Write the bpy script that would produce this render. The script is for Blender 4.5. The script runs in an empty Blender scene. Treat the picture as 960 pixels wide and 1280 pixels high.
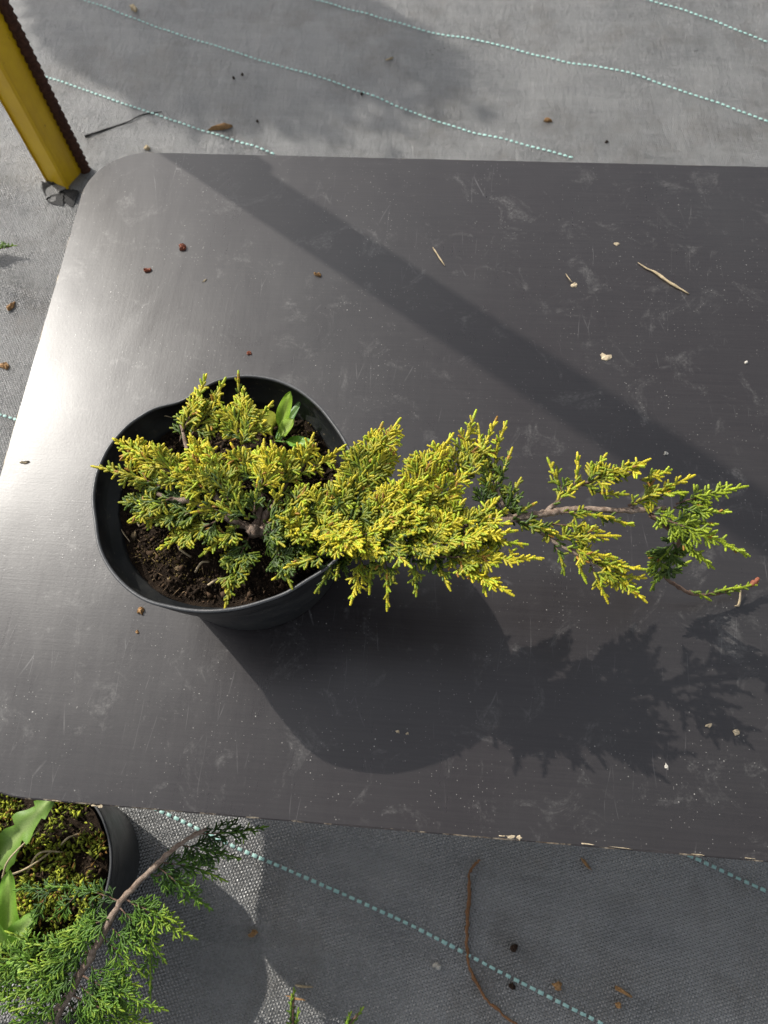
import bpy, math, random
import numpy as np
from mathutils import Matrix, Vector, noise

# ------------------------------------------------------------------ camera, light, exposure
SC = bpy.context.scene
COL = SC.collection
ZB = 0.27                       # top of the board above the ground (m)
CAM = np.array([0.0, 0.0, ZB + 0.62])
FPX = 961.0                     # focal length in pixels of the 960x1280 photograph
def unit(v):
    v = np.asarray(v, float); return v / (np.linalg.norm(v) + 1e-12)
_up = -unit([46, 390, FPX])
_x = np.array([13550, 757, -961.0]); _x = unit(_x - _up * np.dot(_x, _up))
ROT = np.array([_x, np.cross(_up, _x), _up])         # camera (right, down, forward) -> world
cd = bpy.data.cameras.new('camera'); cam = bpy.data.objects.new('camera', cd); COL.objects.link(cam)
M = Matrix.Identity(4)
for i in range(3):
    M[i][0] = ROT[i, 0]; M[i][1] = -ROT[i, 1]; M[i][2] = -ROT[i, 2]; M[i][3] = CAM[i]
cam.matrix_world = M
cd.sensor_fit = 'VERTICAL'; cd.sensor_height = 36.0; cd.lens = 36.0 * FPX / 1280
cd.clip_start = 0.01; cd.clip_end = 100
cd.dof.use_dof = True; cd.dof.focus_distance = 0.535; cd.dof.aperture_fstop = 15
SC.camera = cam

SUN_EL = math.radians(41); SUN_DIR = unit([0.81, -0.587, 0])   # shadows fall this way
world = bpy.data.worlds.new('World'); SC.world = world; world.use_nodes = True
nt = world.node_tree
sky = nt.nodes.new('ShaderNodeTexSky'); sky.sky_type = 'NISHITA'; sky.sun_disc = False
sky.sun_elevation = SUN_EL
sky.sun_rotation = math.atan2(-SUN_DIR[0], -SUN_DIR[1])
sky.dust_density = 3.0; sky.ozone_density = 0.5
hz = nt.nodes.new('ShaderNodeHueSaturation'); hz.inputs['Saturation'].default_value = 0.35      # a bright, hazy, half clouded sky
nt.links.new(sky.outputs[0], hz.inputs['Color']); nt.links.new(hz.outputs[0], nt.nodes['Background'].inputs[0])
nt.nodes['Background'].inputs[1].default_value = 0.145
sl = bpy.data.lights.new('sun', 'SUN'); sl.energy = 3.8; sl.angle = math.radians(0.55); sl.color = (1.0, 0.955, 0.88)
so = bpy.data.objects.new('sun', sl); COL.objects.link(so)
_d = Vector((SUN_DIR[0] * math.cos(SUN_EL), SUN_DIR[1] * math.cos(SUN_EL), -math.sin(SUN_EL)))
so.rotation_euler = _d.to_track_quat('-Z', 'Y').to_euler(); so.location = (-2, 1.5, 2.5)
vs = SC.view_settings
vs.view_transform = 'Standard'; vs.look = 'None'; vs.gamma = 1; vs.exposure = 0.45; vs.use_curve_mapping = False
try:
    SC.cycles.max_bounces = 8; SC.cycles.use_denoising = True
except Exception:
    pass

rng = np.random.default_rng(11)
U = lambda a, b: float(rng.uniform(a, b))
def at(px, py, z):
    """world point at height z seen at a pixel of the 960x1280 photograph"""
    d = ROT @ np.array([px - 480.0, py - 640.0, FPX]); return CAM + d * ((z - CAM[2]) / d[2])
def atb(px, py, h): return at(px, py, ZB + h)

# ------------------------------------------------------------------ object helpers
ORIG = {}
def tag(o, label=None, cat=None, group=None, kind=None):
    for k, v in (('label', label), ('category', cat), ('group', group), ('kind', kind)):
        if v: o[k] = v
    return o
def thing(name, loc, label, cat, group=None):
    o = bpy.data.objects.new(name, None); COL.objects.link(o); o.location = loc
    o.empty_display_size = 0.02
    ORIG[o.name] = np.array(loc, float)
    return tag(o, label, cat, group)
def mesh(name, v, f, mat, parent=None, smooth=True, col=None, loc=None):
    """link one mesh object; v in world coordinates"""
    v = np.asarray(v, float)
    if parent is not None: org = ORIG[parent.name]
    else: org = np.zeros(3) if loc is None else np.asarray(loc, float)
    me = bpy.data.meshes.new(name)
    if isinstance(f, np.ndarray):
        k = f.shape[1]
        me.vertices.add(len(v)); me.vertices.foreach_set('co', (v - org).astype(np.float32).ravel())
        me.loops.add(f.size); me.loops.foreach_set('vertex_index', f.astype(np.int32).ravel())
        me.polygons.add(len(f)); me.polygons.foreach_set('loop_start', np.arange(0, f.size, k, dtype=np.int32))
        me.polygons.foreach_set('loop_total', np.full(len(f), k, dtype=np.int32))
        me.update(calc_edges=True)
    else:
        me.from_pydata((v - org).tolist(), [], f); me.update()
    if smooth: me.polygons.foreach_set('use_smooth', np.ones(len(me.polygons), dtype=bool))
    if col is not None:
        a = me.attributes.new('Col', 'FLOAT_COLOR', 'POINT')
        c4 = np.ones((len(v), 4), np.float32); c4[:, :3] = col
        a.data.foreach_set('color', c4.ravel())
    for m in (mat if isinstance(mat, (list, tuple)) else [mat]): me.materials.append(m)
    o = bpy.data.objects.new(name, me); COL.objects.link(o)
    if parent is not None:
        o.parent = parent; ORIG[o.name] = org
    else:
        o.location = org; ORIG[o.name] = org
    return o
def frame(d):
    d = unit(d); r = np.array([0, 0, 1.0]) if abs(d[2]) < 0.9 else np.array([1.0, 0, 0])
    x = unit(np.cross(r, d)); return x, np.cross(d, x), d
def smooth_path(pts, n=6):
    P = np.asarray(pts, float)
    if len(P) < 3:
        return np.array([P[0] + (P[-1] - P[0]) * t for t in np.linspace(0, 1, n + 1)])
    Q = np.vstack([2 * P[0] - P[1], P, 2 * P[-1] - P[-2]]); out = []
    for i in range(1, len(Q) - 2):
        for t in np.linspace(0, 1, n, endpoint=False):
            a, b, c, d = Q[i - 1:i + 3]
            out.append(0.5 * (2 * b + (c - a) * t + (2 * a - 5 * b + 4 * c - d) * t * t + (3 * b - a - 3 * c + d) * t ** 3))
    out.append(P[-1]); return np.array(out)
def tube(path, rad, sides=7, rough=0.0, cap=True):
    P = np.asarray(path, float); n = len(P)
    rad = np.broadcast_to(np.asarray(rad, float), (n,)) if np.ndim(rad) == 0 else np.asarray(rad, float)
    if len(rad) != n: rad = np.interp(np.linspace(0, 1, n), np.linspace(0, 1, len(rad)), rad)
    T = np.gradient(P, axis=0); x, y, _ = frame(T[0]); V = []; Fc = []
    for i in range(n):
        t = unit(T[i]); x = unit(x - t * np.dot(x, t)); y = np.cross(t, x)
        for k in range(sides):
            a = 2 * math.pi * k / sides; r = rad[i] * (1 + rough * U(-1, 1))
            V.append(P[i] + (x * math.cos(a) + y * math.sin(a)) * r)
    for i in range(n - 1):
        for k in range(sides):
            a = i * sides + k; b = i * sides + (k + 1) % sides
            Fc.append((a, b, b + sides, a + sides))
    if cap:
        Fc.append(tuple(range(sides))[::-1]); Fc.append(tuple(range((n - 1) * sides, n * sides)))
    return np.array(V), Fc
def merge(parts):
    V = []; Fc = []; n = 0
    for v, f in parts:
        V.append(np.asarray(v, float)); Fc += [tuple(i + n for i in q) for q in f]; n += len(v)
    return np.vstack(V), Fc
def box(c, s, yaw=0.0):
    c = np.asarray(c, float); hx, hy, hz = np.array(s) / 2; cy, sy = math.cos(yaw), math.sin(yaw)
    V = [c + np.array([cy * x * hx - sy * y * hy, sy * x * hx + cy * y * hy, z * hz]) for z in (-1, 1) for x, y in ((-1, -1), (1, -1), (1, 1), (-1, 1))]
    return np.array(V), [(3, 2, 1, 0), (4, 5, 6, 7), (0, 1, 5, 4), (1, 2, 6, 5), (2, 3, 7, 6), (3, 0, 4, 7)]
def grid_faces(n, m, closed=False):
    f = []
    for i in range(n - 1):
        for k in range(m if closed else m - 1):
            b = (k + 1) % m
            f.append((i * m + k, i * m + b, (i + 1) * m + b, (i + 1) * m + k))
    return f

# ------------------------------------------------------------------ materials
class NT:
    def __init__(s, name):
        s.m = bpy.data.materials.new(name); s.m.use_nodes = True; s.t = s.m.node_tree
        s.b = s.t.nodes['Principled BSDF']; s.out = s.t.nodes['Material Output']
        s.tc = s.t.nodes.new('ShaderNodeTexCoord').outputs['Object']
    def n(s, kind, ins=None, **kw):
        nd = s.t.nodes.new(kind)
        for k, v in kw.items(): setattr(nd, k, v)
        for k, v in (ins or {}).items(): s.put(nd.inputs[k], v)
        return nd
    def put(s, sock, v):
        if isinstance(v, bpy.types.NodeSocket): s.t.links.new(v, sock)
        elif isinstance(v, bpy.types.Node): s.t.links.new(v.outputs[0], sock)
        else:
            if hasattr(sock.default_value, '__len__') and len(sock.default_value) == 4 and hasattr(v, '__len__') and len(v) == 3: v = (*v, 1)
            sock.default_value = v
    def mp(s, scale=(1, 1, 1), rot=(0, 0, 0), loc=(0, 0, 0), vec=None):
        return s.n('ShaderNodeMapping', {'Vector': vec or s.tc, 'Scale': scale, 'Rotation': rot, 'Location': loc}).outputs[0]
    def noise(s, scale, detail=4, rough=0.55, vec=None, dist=0.0):
        return s.n('ShaderNodeTexNoise', {'Vector': vec or s.tc, 'Scale': scale, 'Detail': detail, 'Roughness': rough, 'Distortion': dist}).outputs['Fac']
    def ramp(s, fac, a, b, lo=0.0, hi=1.0):
        return s.n('ShaderNodeMapRange', {'Value': fac, 'From Min': a, 'From Max': b, 'To Min': lo, 'To Max': hi}).outputs[0]
    def math(s, op, a, b=0.0, c=None):
        i = {0: a, 1: b}
        if c is not None: i[2] = c
        return s.n('ShaderNodeMath', i, operation=op).outputs[0]
    def mix(s, fac, a, b):
        nd = s.n('ShaderNodeMix', data_type='RGBA')
        s.put(nd.inputs[0], fac); s.put(nd.inputs[6], a); s.put(nd.inputs[7], b); return nd.outputs[2]
    def bump(s, h, strength=0.5, dist=0.001, nrm=None):
        i = {'Height': h, 'Strength': strength, 'Distance': dist}
        if nrm: i['Normal'] = nrm
        return s.n('ShaderNodeBump', i).outputs[0]
    def set(s, **kw):
        names = dict(color='Base Color', rough='Roughness', spec='Specular IOR Level', metal='Metallic', normal='Normal', coat='Coat Weight', coatr='Coat Roughness', sheen='Sheen Weight')
        for k, v in kw.items(): s.put(s.b.inputs[names[k]], v)
        return s.m

def m_board():
    s = NT('film faced board')
    def spot(x, y, r, k=1.0):
        d = s.n('ShaderNodeVectorMath', {0: s.tc, 1: (x, y, 0.0)}, operation='DISTANCE').outputs['Value']
        return s.ramp(d, 0.0, r, k, 0.0)
    # brushed film grain, long along x
    gr = s.noise(1.0, 3, 0.6, s.mp((16, 620, 1)))
    gr2 = s.noise(1.0, 4, 0.65, s.mp((420, 14, 1)))
    big = s.noise(3.1, 4, 0.6)
    # haze of dust, also breaking up the painted sheen at the left
    smear = s.noise(9.0, 7, 0.68, s.mp((1.0, 0.55, 1), rot=(0, 0, 0.6)), 1.2)
    base = s.mix(s.ramp(big, 0.35, 0.7), (0.0160, 0.0128, 0.0132), (0.0205, 0.0190, 0.0192))
    base = s.mix(s.math('MULTIPLY', s.ramp(gr, 0.35, 0.75), 0.25), base, (0.042, 0.038, 0.037))
    sheen_x = s.n('ShaderNodeSeparateXYZ', {0: s.tc}).outputs['X']
    lsheen = s.math('MULTIPLY', s.ramp(sheen_x, 0.25, -0.42, 0.0, 0.75), s.ramp(smear, 0.25, 0.75, 0.35, 1.0))
    base = s.mix(s.math('MULTIPLY', lsheen, 0.4), base, (0.07, 0.069, 0.066))  # sun sheen put into the colour, paler towards the left edge
    # smudges where they lie on the board
    P = [(805, 450, .05), (870, 480, .05), (880, 990, .075), (840, 1040, .06), (715, 560, .035), (690, 590, .03), (900, 830, .06), (860, 850, .05), (940, 770, .05),
         (640, 1010, .03), (770, 720, .04), (745, 830, .05), (560, 525, .03), (200, 390, .07), (330, 420, .06), (120, 500, .05), (500, 880, .035), (800, 960, .05), (930, 1010, .05)]
    tot = None
    for px, py, r in P:
        w = at(px, py, ZB); q = spot(w[0] - BO[0], w[1] - BO[1], r)
        tot = q if tot is None else s.math('MAXIMUM', tot, q)
    sm1 = s.ramp(s.noise(75.0, 5, 0.72, s.mp((1.0, 0.8, 1), rot=(0, 0, 0.5)), 1.5), 0.39, 0.58)
    sm2 = s.ramp(s.noise(420.0, 3, 0.7), 0.35, 0.7)
    smud = s.math('MULTIPLY', s.math('MULTIPLY', tot, sm1), s.math('ADD', s.math('MULTIPLY', sm2, 0.6), 0.45))
    allover = s.math('MULTIPLY', s.ramp(s.noise(26.0, 6, 0.75, None, 1.0), 0.56, 0.8), s.math('MULTIPLY', sm2, 0.35))
    smud = s.math('MINIMUM', s.math('MULTIPLY', s.math('MAXIMUM', smud, allover), 1.7), 1.0)
    base = s.mix(s.math('MULTIPLY', smud, 0.8), base, (0.27, 0.265, 0.25))
    # fine white specks, two sizes
    def specks(scale, thr, keep, soft):
        v = s.n('ShaderNodeTexVoronoi', {'Vector': s.tc, 'Scale': scale, 'Randomness': 1.0}, voronoi_dimensions='2D')
        sel = s.n('ShaderNodeSeparateColor', {0: v.outputs['Color']}).outputs[0]
        return s.math('MULTIPLY', s.ramp(v.outputs['Distance'], thr, thr * soft), s.math('GREATER_THAN', sel, keep))
    sp = s.math('MAXIMUM', specks(83, 0.05, 0.90, 0.5), specks(310, 0.12, 0.90, 0.4))
    sp = s.math('MULTIPLY', sp, s.ramp(s.noise(11.0, 5, 0.7), 0.42, 0.66, 0.05, 1.0))
    base = s.mix(s.math('MULTIPLY', sp, 0.65), base, (0.46, 0.45, 0.41))
    # scratches: thin bright lines of a stretched voronoi, broken up by noise
    def scr(rot, sc, thr, seed):
        v = s.n('ShaderNodeTexVoronoi', {'Vector': s.mp((sc, sc * 0.14, 1), rot=(0, 0, rot), loc=(seed, seed * 1.7, 0), vec=s.n('ShaderNodeVectorMath', {0: s.tc, 1: s.n('ShaderNodeVectorMath', {0: s.n('ShaderNodeTexNoise', {'Vector': s.tc, 'Scale': 9.0}).outputs['Color'], 1: (0.02, 0.02, 0)}, operation='MULTIPLY').outputs[0]}, operation='ADD').outputs[0]), 'Scale': 1.0}, voronoi_dimensions='2D', feature='DISTANCE_TO_EDGE')
        line = s.ramp(v.outputs['Distance'], thr, 0.0)
        return s.math('MULTIPLY', line, s.ramp(s.noise(17.0, 4, 0.6, s.mp(loc=(seed, 0, 0))), 0.60, 0.74))
    sc = s.math('MAXIMUM', s.math('MAXIMUM', scr(0.7, 60, 0.018, 3.1), scr(-0.9, 45, 0.014, 8.3)), scr(0.15, 52, 0.015, 5.7))
    base = s.mix(s.math('MULTIPLY', sc, 0.45), base, (0.20, 0.195, 0.19))
    rough = s.math('ADD', s.math('ADD', s.ramp(smear, 0.2, 0.8, 0.25, 0.37), s.ramp(gr2, 0.3, 0.7, -0.02, 0.02)), s.math('MULTIPLY', smud, 0.25))
    h = s.math('ADD', s.math('MULTIPLY', gr, 0.28), s.math('MULTIPLY', s.noise(650.0, 3, 0.7), 0.5))
    h = s.math('ADD', h, s.math('MULTIPLY', sp, 0.8))
    nb = s.bump(h, 0.20, 0.0005)
    nb = s.bump(s.noise(7.0, 2), 0.25, 0.004, nb)
    return s.set(color=base, rough=rough, spec=0.7, normal=nb)

def m_edge():
    s = NT('worn plywood edge')
    lay = s.noise(1.0, 2, 0.5, s.mp((6, 6, 900)))
    w = s.mix(s.ramp(lay, 0.35, 0.65), (0.30, 0.20, 0.11), (0.10, 0.065, 0.04))
    c = s.mix(s.ramp(s.noise(38.0, 5, 0.7), 0.50, 0.60), (0.035, 0.03, 0.03), s.mix(s.ramp(s.noise(160, 3), .4, .6), w, (0.5, 0.42, 0.30)))
    return s.set(color=c, rough=0.75, normal=s.bump(s.noise(300.0, 4), 0.5, 0.001))

def m_fabric():
    s = NT('woven weed fabric')
    vec = s.mp((1, 1, 1), rot=(0, 0, 0.34))
    wob = s.n('ShaderNodeVectorMath', {0: s.n('ShaderNodeTexNoise', {'Vector': vec, 'Scale': 60.0, 'Detail': 6.0, 'Roughness': 0.7}).outputs['Color'], 1: (0.0030, 0.0030, 0)}, operation='MULTIPLY').outputs[0]
    vec = s.n('ShaderNodeVectorMath', {0: vec, 1: wob}, operation='ADD').outputs[0]
    x = s.n('ShaderNodeSeparateXYZ', {0: vec})
    px, py = 0.0027, 0.0021
    u = s.math('DIVIDE', x.outputs['X'], px); v = s.math('DIVIDE', x.outputs['Y'], py)
    su = s.math('ABSOLUTE', s.math('SINE', s.math('MULTIPLY', u, math.pi)))
    sv = s.math('ABSOLUTE', s.math('SINE', s.math('MULTIPLY', v, math.pi)))
    chk = s.n('ShaderNodeTexChecker', {'Vector': s.n('ShaderNodeCombineXYZ', {0: u, 1: v}), 'Scale': 1.0}).outputs['Fac']
    nm = s.n('ShaderNodeMix', data_type='FLOAT'); s.put(nm.inputs[0], chk); s.put(nm.inputs[2], su); s.put(nm.inputs[3], sv)
    weave = nm.outputs[0]
    # each tape lies a little differently
    cell = s.n('ShaderNodeTexWhiteNoise', {'Vector': s.n('ShaderNodeVectorMath', {0: s.n('ShaderNodeCombineXYZ', {0: u, 1: v})}, operation='FLOOR')}, noise_dimensions='2D').outputs['Value']
    dirt = s.noise(5.0, 7, 0.7, None, 0.6); fine = s.noise(140.0, 4, 0.7)
    streak = s.noise(1.0, 5, 0.65, s.mp((5, 42, 1), rot=(0, 0, 0.34)))
    base = s.mix(s.ramp(dirt, 0.35, 0.72), (0.060, 0.062, 0.061), (0.21, 0.207, 0.198))
    base = s.mix(s.math('MULTIPLY', s.ramp(streak, 0.45, 0.75), 0.5), base, (0.28, 0.275, 0.265))
    base = s.mix(s.math('MULTIPLY', s.ramp(weave, 0.40, 0.05), 0.38), base, (0.012, 0.012, 0.012))
    base = s.mix(s.math('MULTIPLY', cell, 0.55), base, (0.21, 0.21, 0.205))
    soil = s.math('MULTIPLY', s.ramp(s.noise(11.0, 6, 0.75), 0.60, 0.74), s.ramp(fine, 0.35, 0.65))
    blot = s.ramp(s.noise(8.0, 7, 0.75, s.mp(loc=(3.7, 1.2, 0))), 0.50, 0.66)
    base = s.mix(s.math('MULTIPLY', blot, 0.75), base, (0.075, 0.066, 0.054))
    base = s.mix(s.math('MULTIPLY', soil, 0.55), base, (0.12, 0.085, 0.055))
    rough = s.math('ADD', s.ramp(dirt, 0.3, 0.75, 0.26, 0.42), s.math('MULTIPLY', cell, 0.15))
    h = s.math('ADD', weave, s.math('MULTIPLY', cell, 0.9)); h = s.math('ADD', h, s.math('MULTIPLY', fine, 0.35))
    n1 = s.bump(h, 1.0, 0.0022)
    n1 = s.bump(streak, 0.6, 0.006, n1)
    n1 = s.bump(s.noise(1.0, 5, 0.65, s.mp((95, 30, 1), rot=(0, 0, 0.34))), 0.65, 0.006, n1)
    s.b.inputs['IOR'].default_value = 1.7
    return s.set(color=base, rough=rough, spec=1.0, normal=n1)

def m_plain(name, col, rough=0.5, spec=0.5, nscale=60.0, var=0.35, bump=0.3, bd=0.001, metal=0.0, col2=None):
    s = NT(name); nz = s.noise(nscale, 5, 0.65)
    c2 = col2 or tuple(c * (1 - var) for c in col)
    return s.set(color=s.mix(s.ramp(nz, 0.3, 0.7), col, c2), rough=s.ramp(nz, 0.3, 0.7, rough * 0.85, min(1, rough * 1.15)), spec=spec, metal=metal,
                 normal=s.bump(s.noise(nscale * 4, 4, 0.7), bump, bd))
def m_pot():
    s = NT('black pot plastic')
    dust = s.noise(30.0, 6, 0.7); st = s.noise(1.0, 4, 0.6, s.mp((25, 25, 300)))
    base = s.mix(s.ramp(dust, 0.45, 0.75), (0.011, 0.012, 0.013), (0.035, 0.035, 0.033))
    base = s.mix(s.math('MULTIPLY', s.ramp(s.noise(170.0, 4, 0.7), 0.62, 0.72), 0.6), base, (0.16, 0.13, 0.10))
    return s.set(color=base, rough=s.ramp(dust, 0.3, 0.7, 0.30, 0.48), spec=0.36, normal=s.bump(s.math('ADD', st, dust), 0.25, 0.0012))
def m_leafcol(name, transl=0.25, rough=0.45, spec=0.35):
    s = NT(name)
    a = s.n('ShaderNodeAttribute', attribute_name='Col').outputs['Color']
    nz = s.noise(900.0, 2, 0.6)
    hs = s.n('ShaderNodeHueSaturation', {'Color': a, 'Value': s.ramp(nz, 0.3, 0.7, 0.8, 1.15)}).outputs[0]
    s.set(color=hs, rough=rough, spec=spec, normal=s.bump(s.noise(1500.0, 2), 0.25, 0.0003))
    tr = s.n('ShaderNodeBsdfTranslucent', {'Color': hs})
    mx = s.n('ShaderNodeMixShader', {0: transl, 1: s.b.outputs[0], 2: tr.outputs[0]})
    s.t.links.new(mx.outputs[0], s.out.inputs['Surface'])
    return s.m
def m_colored(name, rough=0.9, spec=0.2):
    s = NT(name); a = s.n('ShaderNodeAttribute', attribute_name='Col').outputs['Color']
    return s.set(color=a, rough=rough, spec=spec, normal=s.bump(s.noise(700.0, 4, 0.7), 0.6, 0.001))
def m_yellow():
    s = NT('yellow painted steel')
    nz = s.noise(18.0, 6, 0.7); run = s.noise(1.0, 4, 0.6, s.mp((70, 70, 5)))
    c = s.mix(s.ramp(nz, 0.35, 0.7), (0.62, 0.40, 0.006), (0.50, 0.30, 0.006))
    c = s.mix(s.math('MULTIPLY', s.ramp(run, 0.55, 0.75), 0.35), c, (0.32, 0.18, 0.02))
    c = s.mix(s.ramp(s.noise(55.0, 6, 0.75), 0.66, 0.70), c, (0.10, 0.035, 0.015))
    return s.set(color=c, rough=0.42, spec=0.5, normal=s.bump(nz, 0.2, 0.002))

BO = np.array([-0.40, -0.006, ZB])            # board corner
MAT = dict(
    board=m_board(), edge=m_edge(), fabric=m_fabric(), pot=m_pot(), yellow=m_yellow(),
    potrim_glint=m_plain('pot plastic with painted rim glint', (0.075, 0.077, 0.08), 0.40, 0.6, 90, 0.5, 0.3, 0.0006),  # lighter than the wall: the rim's glint is put into its colour
    thread=m_plain('teal marker tape', (0.34, 0.56, 0.51), 0.5, 0.4, 200, 0.35, 0.3, 0.0004),
    rust=m_plain('rusty steel', (0.07, 0.026, 0.012), 0.85, 0.3, 160, 0.6, 0.8, 0.0015, col2=(0.025, 0.010, 0.006)),
    bark=m_plain('grey brown bark', (0.36, 0.28, 0.22), 0.85, 0.25, 260, 0.5, 0.9, 0.0015, col2=(0.13, 0.085, 0.06)),
    bark_dark=m_plain('brown bark', (0.20, 0.13, 0.09), 0.8, 0.3, 260, 0.5, 0.9, 0.0012, col2=(0.09, 0.05, 0.035)),
    leaf=m_leafcol('juniper scale foliage', 0.22), weed=m_leafcol('soft weed leaf', 0.38, 0.4, 0.4),
    soil=m_plain('dark potting soil', (0.040, 0.026, 0.016), 0.95, 0.15, 220, 0.7, 1.0, 0.003, col2=(0.012, 0.0078, 0.005)),
    crumb=m_colored('soil crumbs'), straw=m_plain('dry straw', (0.50, 0.40, 0.25), 0.7, 0.3, 300, 0.4, 0.4, 0.0006),
    flake=m_plain('pale wood flake', (0.58, 0.48, 0.33), 0.8, 0.2, 400, 0.5, 0.6, 0.0008),
    redbit=m_plain('red brown bud scale', (0.33, 0.10, 0.05), 0.6, 0.4, 500, 0.6, 0.6, 0.0008),
    brownleaf=m_plain('dry brown leaf', (0.42, 0.24, 0.10), 0.7, 0.3, 200, 0.6, 0.6, 0.001),
    root=m_plain('dry brown root', (0.26, 0.13, 0.06), 0.8, 0.25, 300, 0.5, 0.8, 0.001),
    clod=m_plain('dark soil clod', (0.05, 0.03, 0.02), 0.95, 0.2, 200, 0.5, 0.9, 0.002),
    stone=m_plain('pale grit', (0.55, 0.52, 0.46), 0.8, 0.3, 300, 0.3, 0.4, 0.001),
    tatter=m_plain('torn black fabric', (0.011, 0.011, 0.011), 0.6, 0.4, 300, 0.5, 0.9, 0.002),
    timber=m_plain('rough timber', (0.30, 0.22, 0.14), 0.8, 0.25, 40, 0.4, 0.4, 0.001),
)

# ------------------------------------------------------------------ ground: woven fabric sheet with its marker lines
FOLDS = [(at(-30, 352, 0), at(70, 378, 0), .010, .013), (at(20, 250, 0), at(-60, 200, 0), .012, .02), (at(300, 1140, 0), at(420, 1230, 0), .004, .03)]
def gz(x, y):
    z = 0.010 * noise.noise(Vector((x * 3.1, y * 3.1, 0.3))) + 0.0055 * noise.noise(Vector((x * 8.3 + 5, y * 9.1, 1.7))) + 0.0030 * noise.noise(Vector((x * 24 + y * 9, y * 26, 4.1)))
    for a, b, amp, w in FOLDS:
        d = b[:2] - a[:2]; t = min(1, max(0, np.dot((x - a[0], y - a[1]), d) / np.dot(d, d)))
        q = math.hypot(x - a[0] - d[0] * t, y - a[1] - d[1] * t) / w
        if q < 3: z += amp * math.exp(-q * q) * math.sin(math.pi * min(1, max(0.0, t * 0.8 + 0.15)))
    # flat where the pots stand
    for c in (POT2, POT3):
        q = math.hypot(x - c[0], y - c[1]) / 0.10
        if q < 2.0: z *= min(1, max(0, q - 1.0)) ** 1.0
    return z + 0.004
POT2 = np.array([-0.361, -0.068]); POT3 = np.array([-0.330, -0.268])
gx = np.unique(np.round(np.concatenate([np.linspace(-6, -1.1, 30), np.linspace(-1.1, 1.0, 250), np.linspace(1.0, 6, 30)]), 5))
gy = np.unique(np.round(np.concatenate([np.linspace(-6, -0.4, 30), np.linspace(-0.4, 1.6, 240), np.linspace(1.6, 6, 30)]), 5))
GV = np.array([(x, y, gz(x, y)) for y in gy for x in gx])
nx, ny = len(gx), len(gy)
ii = np.arange(nx * ny).reshape(ny, nx)
GF = np.stack([ii[:-1, :-1], ii[:-1, 1:], ii[1:, 1:], ii[1:, :-1]], -1).reshape(-1, 4)
ground = tag(mesh('ground_fabric', GV, GF, MAT['fabric']), 'grey black woven weed control fabric covering the ground', None, None, 'structure')

LINES = [  # marker lines as pixel polylines on the ground
    [(-60, 500), (0, 519), (60, 540)],
    [(60, 100), (150, 133), (240, 165), (345, 196)],
    [(60, -8), (200, 38), (340, 84), (470, 123), (560, 157), (640, 181), (715, 203)],
    [(360, -8), (470, 25), (600, 56), (700, 81), (800, 103), (900, 135), (1000, 168)],
    [(740, -15), (790, -2), (860, 20), (960, 57), (1010, 78)],
    [(170, 1000), (220, 1022), (300, 1061), (400, 1105), (500, 1150), (560, 1180), (640, 1222), (760, 1283), (800, 1303)],
    [(840, 1060), (870, 1074), (960, 1115), (1010, 1137)],
]
def stitch_mesh():
    n = []; f = []
    L, W, H = 0.0056, 0.0034, 0.0008
    for i, x in enumerate(np.linspace(-L / 2, L / 2, 5)):
        hh = H * (1 - (2 * x / L) ** 2) - 0.0003
        for y in (-W / 2, 0, W / 2): n.append((x, y, hh + (0.0004 if y == 0 else 0)))
    f = grid_faces(5, 3)
    me = bpy.data.meshes.new('stitch'); me.from_pydata(n, [], [q[::-1] for q in f]); me.update(); me.materials.append(MAT['thread'])
    me.polygons.foreach_set('use_smooth', np.ones(len(me.polygons), dtype=bool)); return me
SM = stitch_mesh(); cnt = 0; rest = []
for li, ln in enumerate(LINES):
    p = smooth_path([at(x, y, 0) for x, y in ln], 24)
    seg = np.r_[0, np.cumsum(np.linalg.norm(np.diff(p[:, :2], axis=0), axis=1))]
    for s in np.arange(0, seg[-1], 0.0086):
        s2 = s + U(-.0004, .0004)
        x, y = np.interp(s2, seg, p[:, 0]), np.interp(s2, seg, p[:, 1]); x2, y2 = np.interp(s2 + .004, seg, p[:, 0]), np.interp(s2 + .004, seg, p[:, 1])
        a = math.atan2(y2 - y, x2 - x) if (x2 - x) else 0; z = gz(x, y) + 0.0012
        dz = (gz(x + .004 * math.cos(a), y + .004 * math.sin(a)) - gz(x, y)) / .004
        o = None
        if li in (0, 1, 2, 5, 6) and cnt < 295:
            o = bpy.data.objects.new('stitch', SM); COL.objects.link(o); o.parent = ground; cnt += 1
            o.location = (x, y, z); o.rotation_euler = (0, -math.atan(dz), a + U(-.06, .06)); o.scale = (U(.85, 1.1), U(.8, 1.1), 1)
        else:
            R = np.array(Matrix.Rotation(a, 3, 'Z')); V = np.array([v.co for v in SM.vertices]) @ R.T + (x, y, z)
            rest.append((V, [tuple(q.vertices) for q in SM.polygons]))
v, f = merge(rest); tag(mesh('marker_stitching', v, f, MAT['thread'], ground), kind='stuff')

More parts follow.
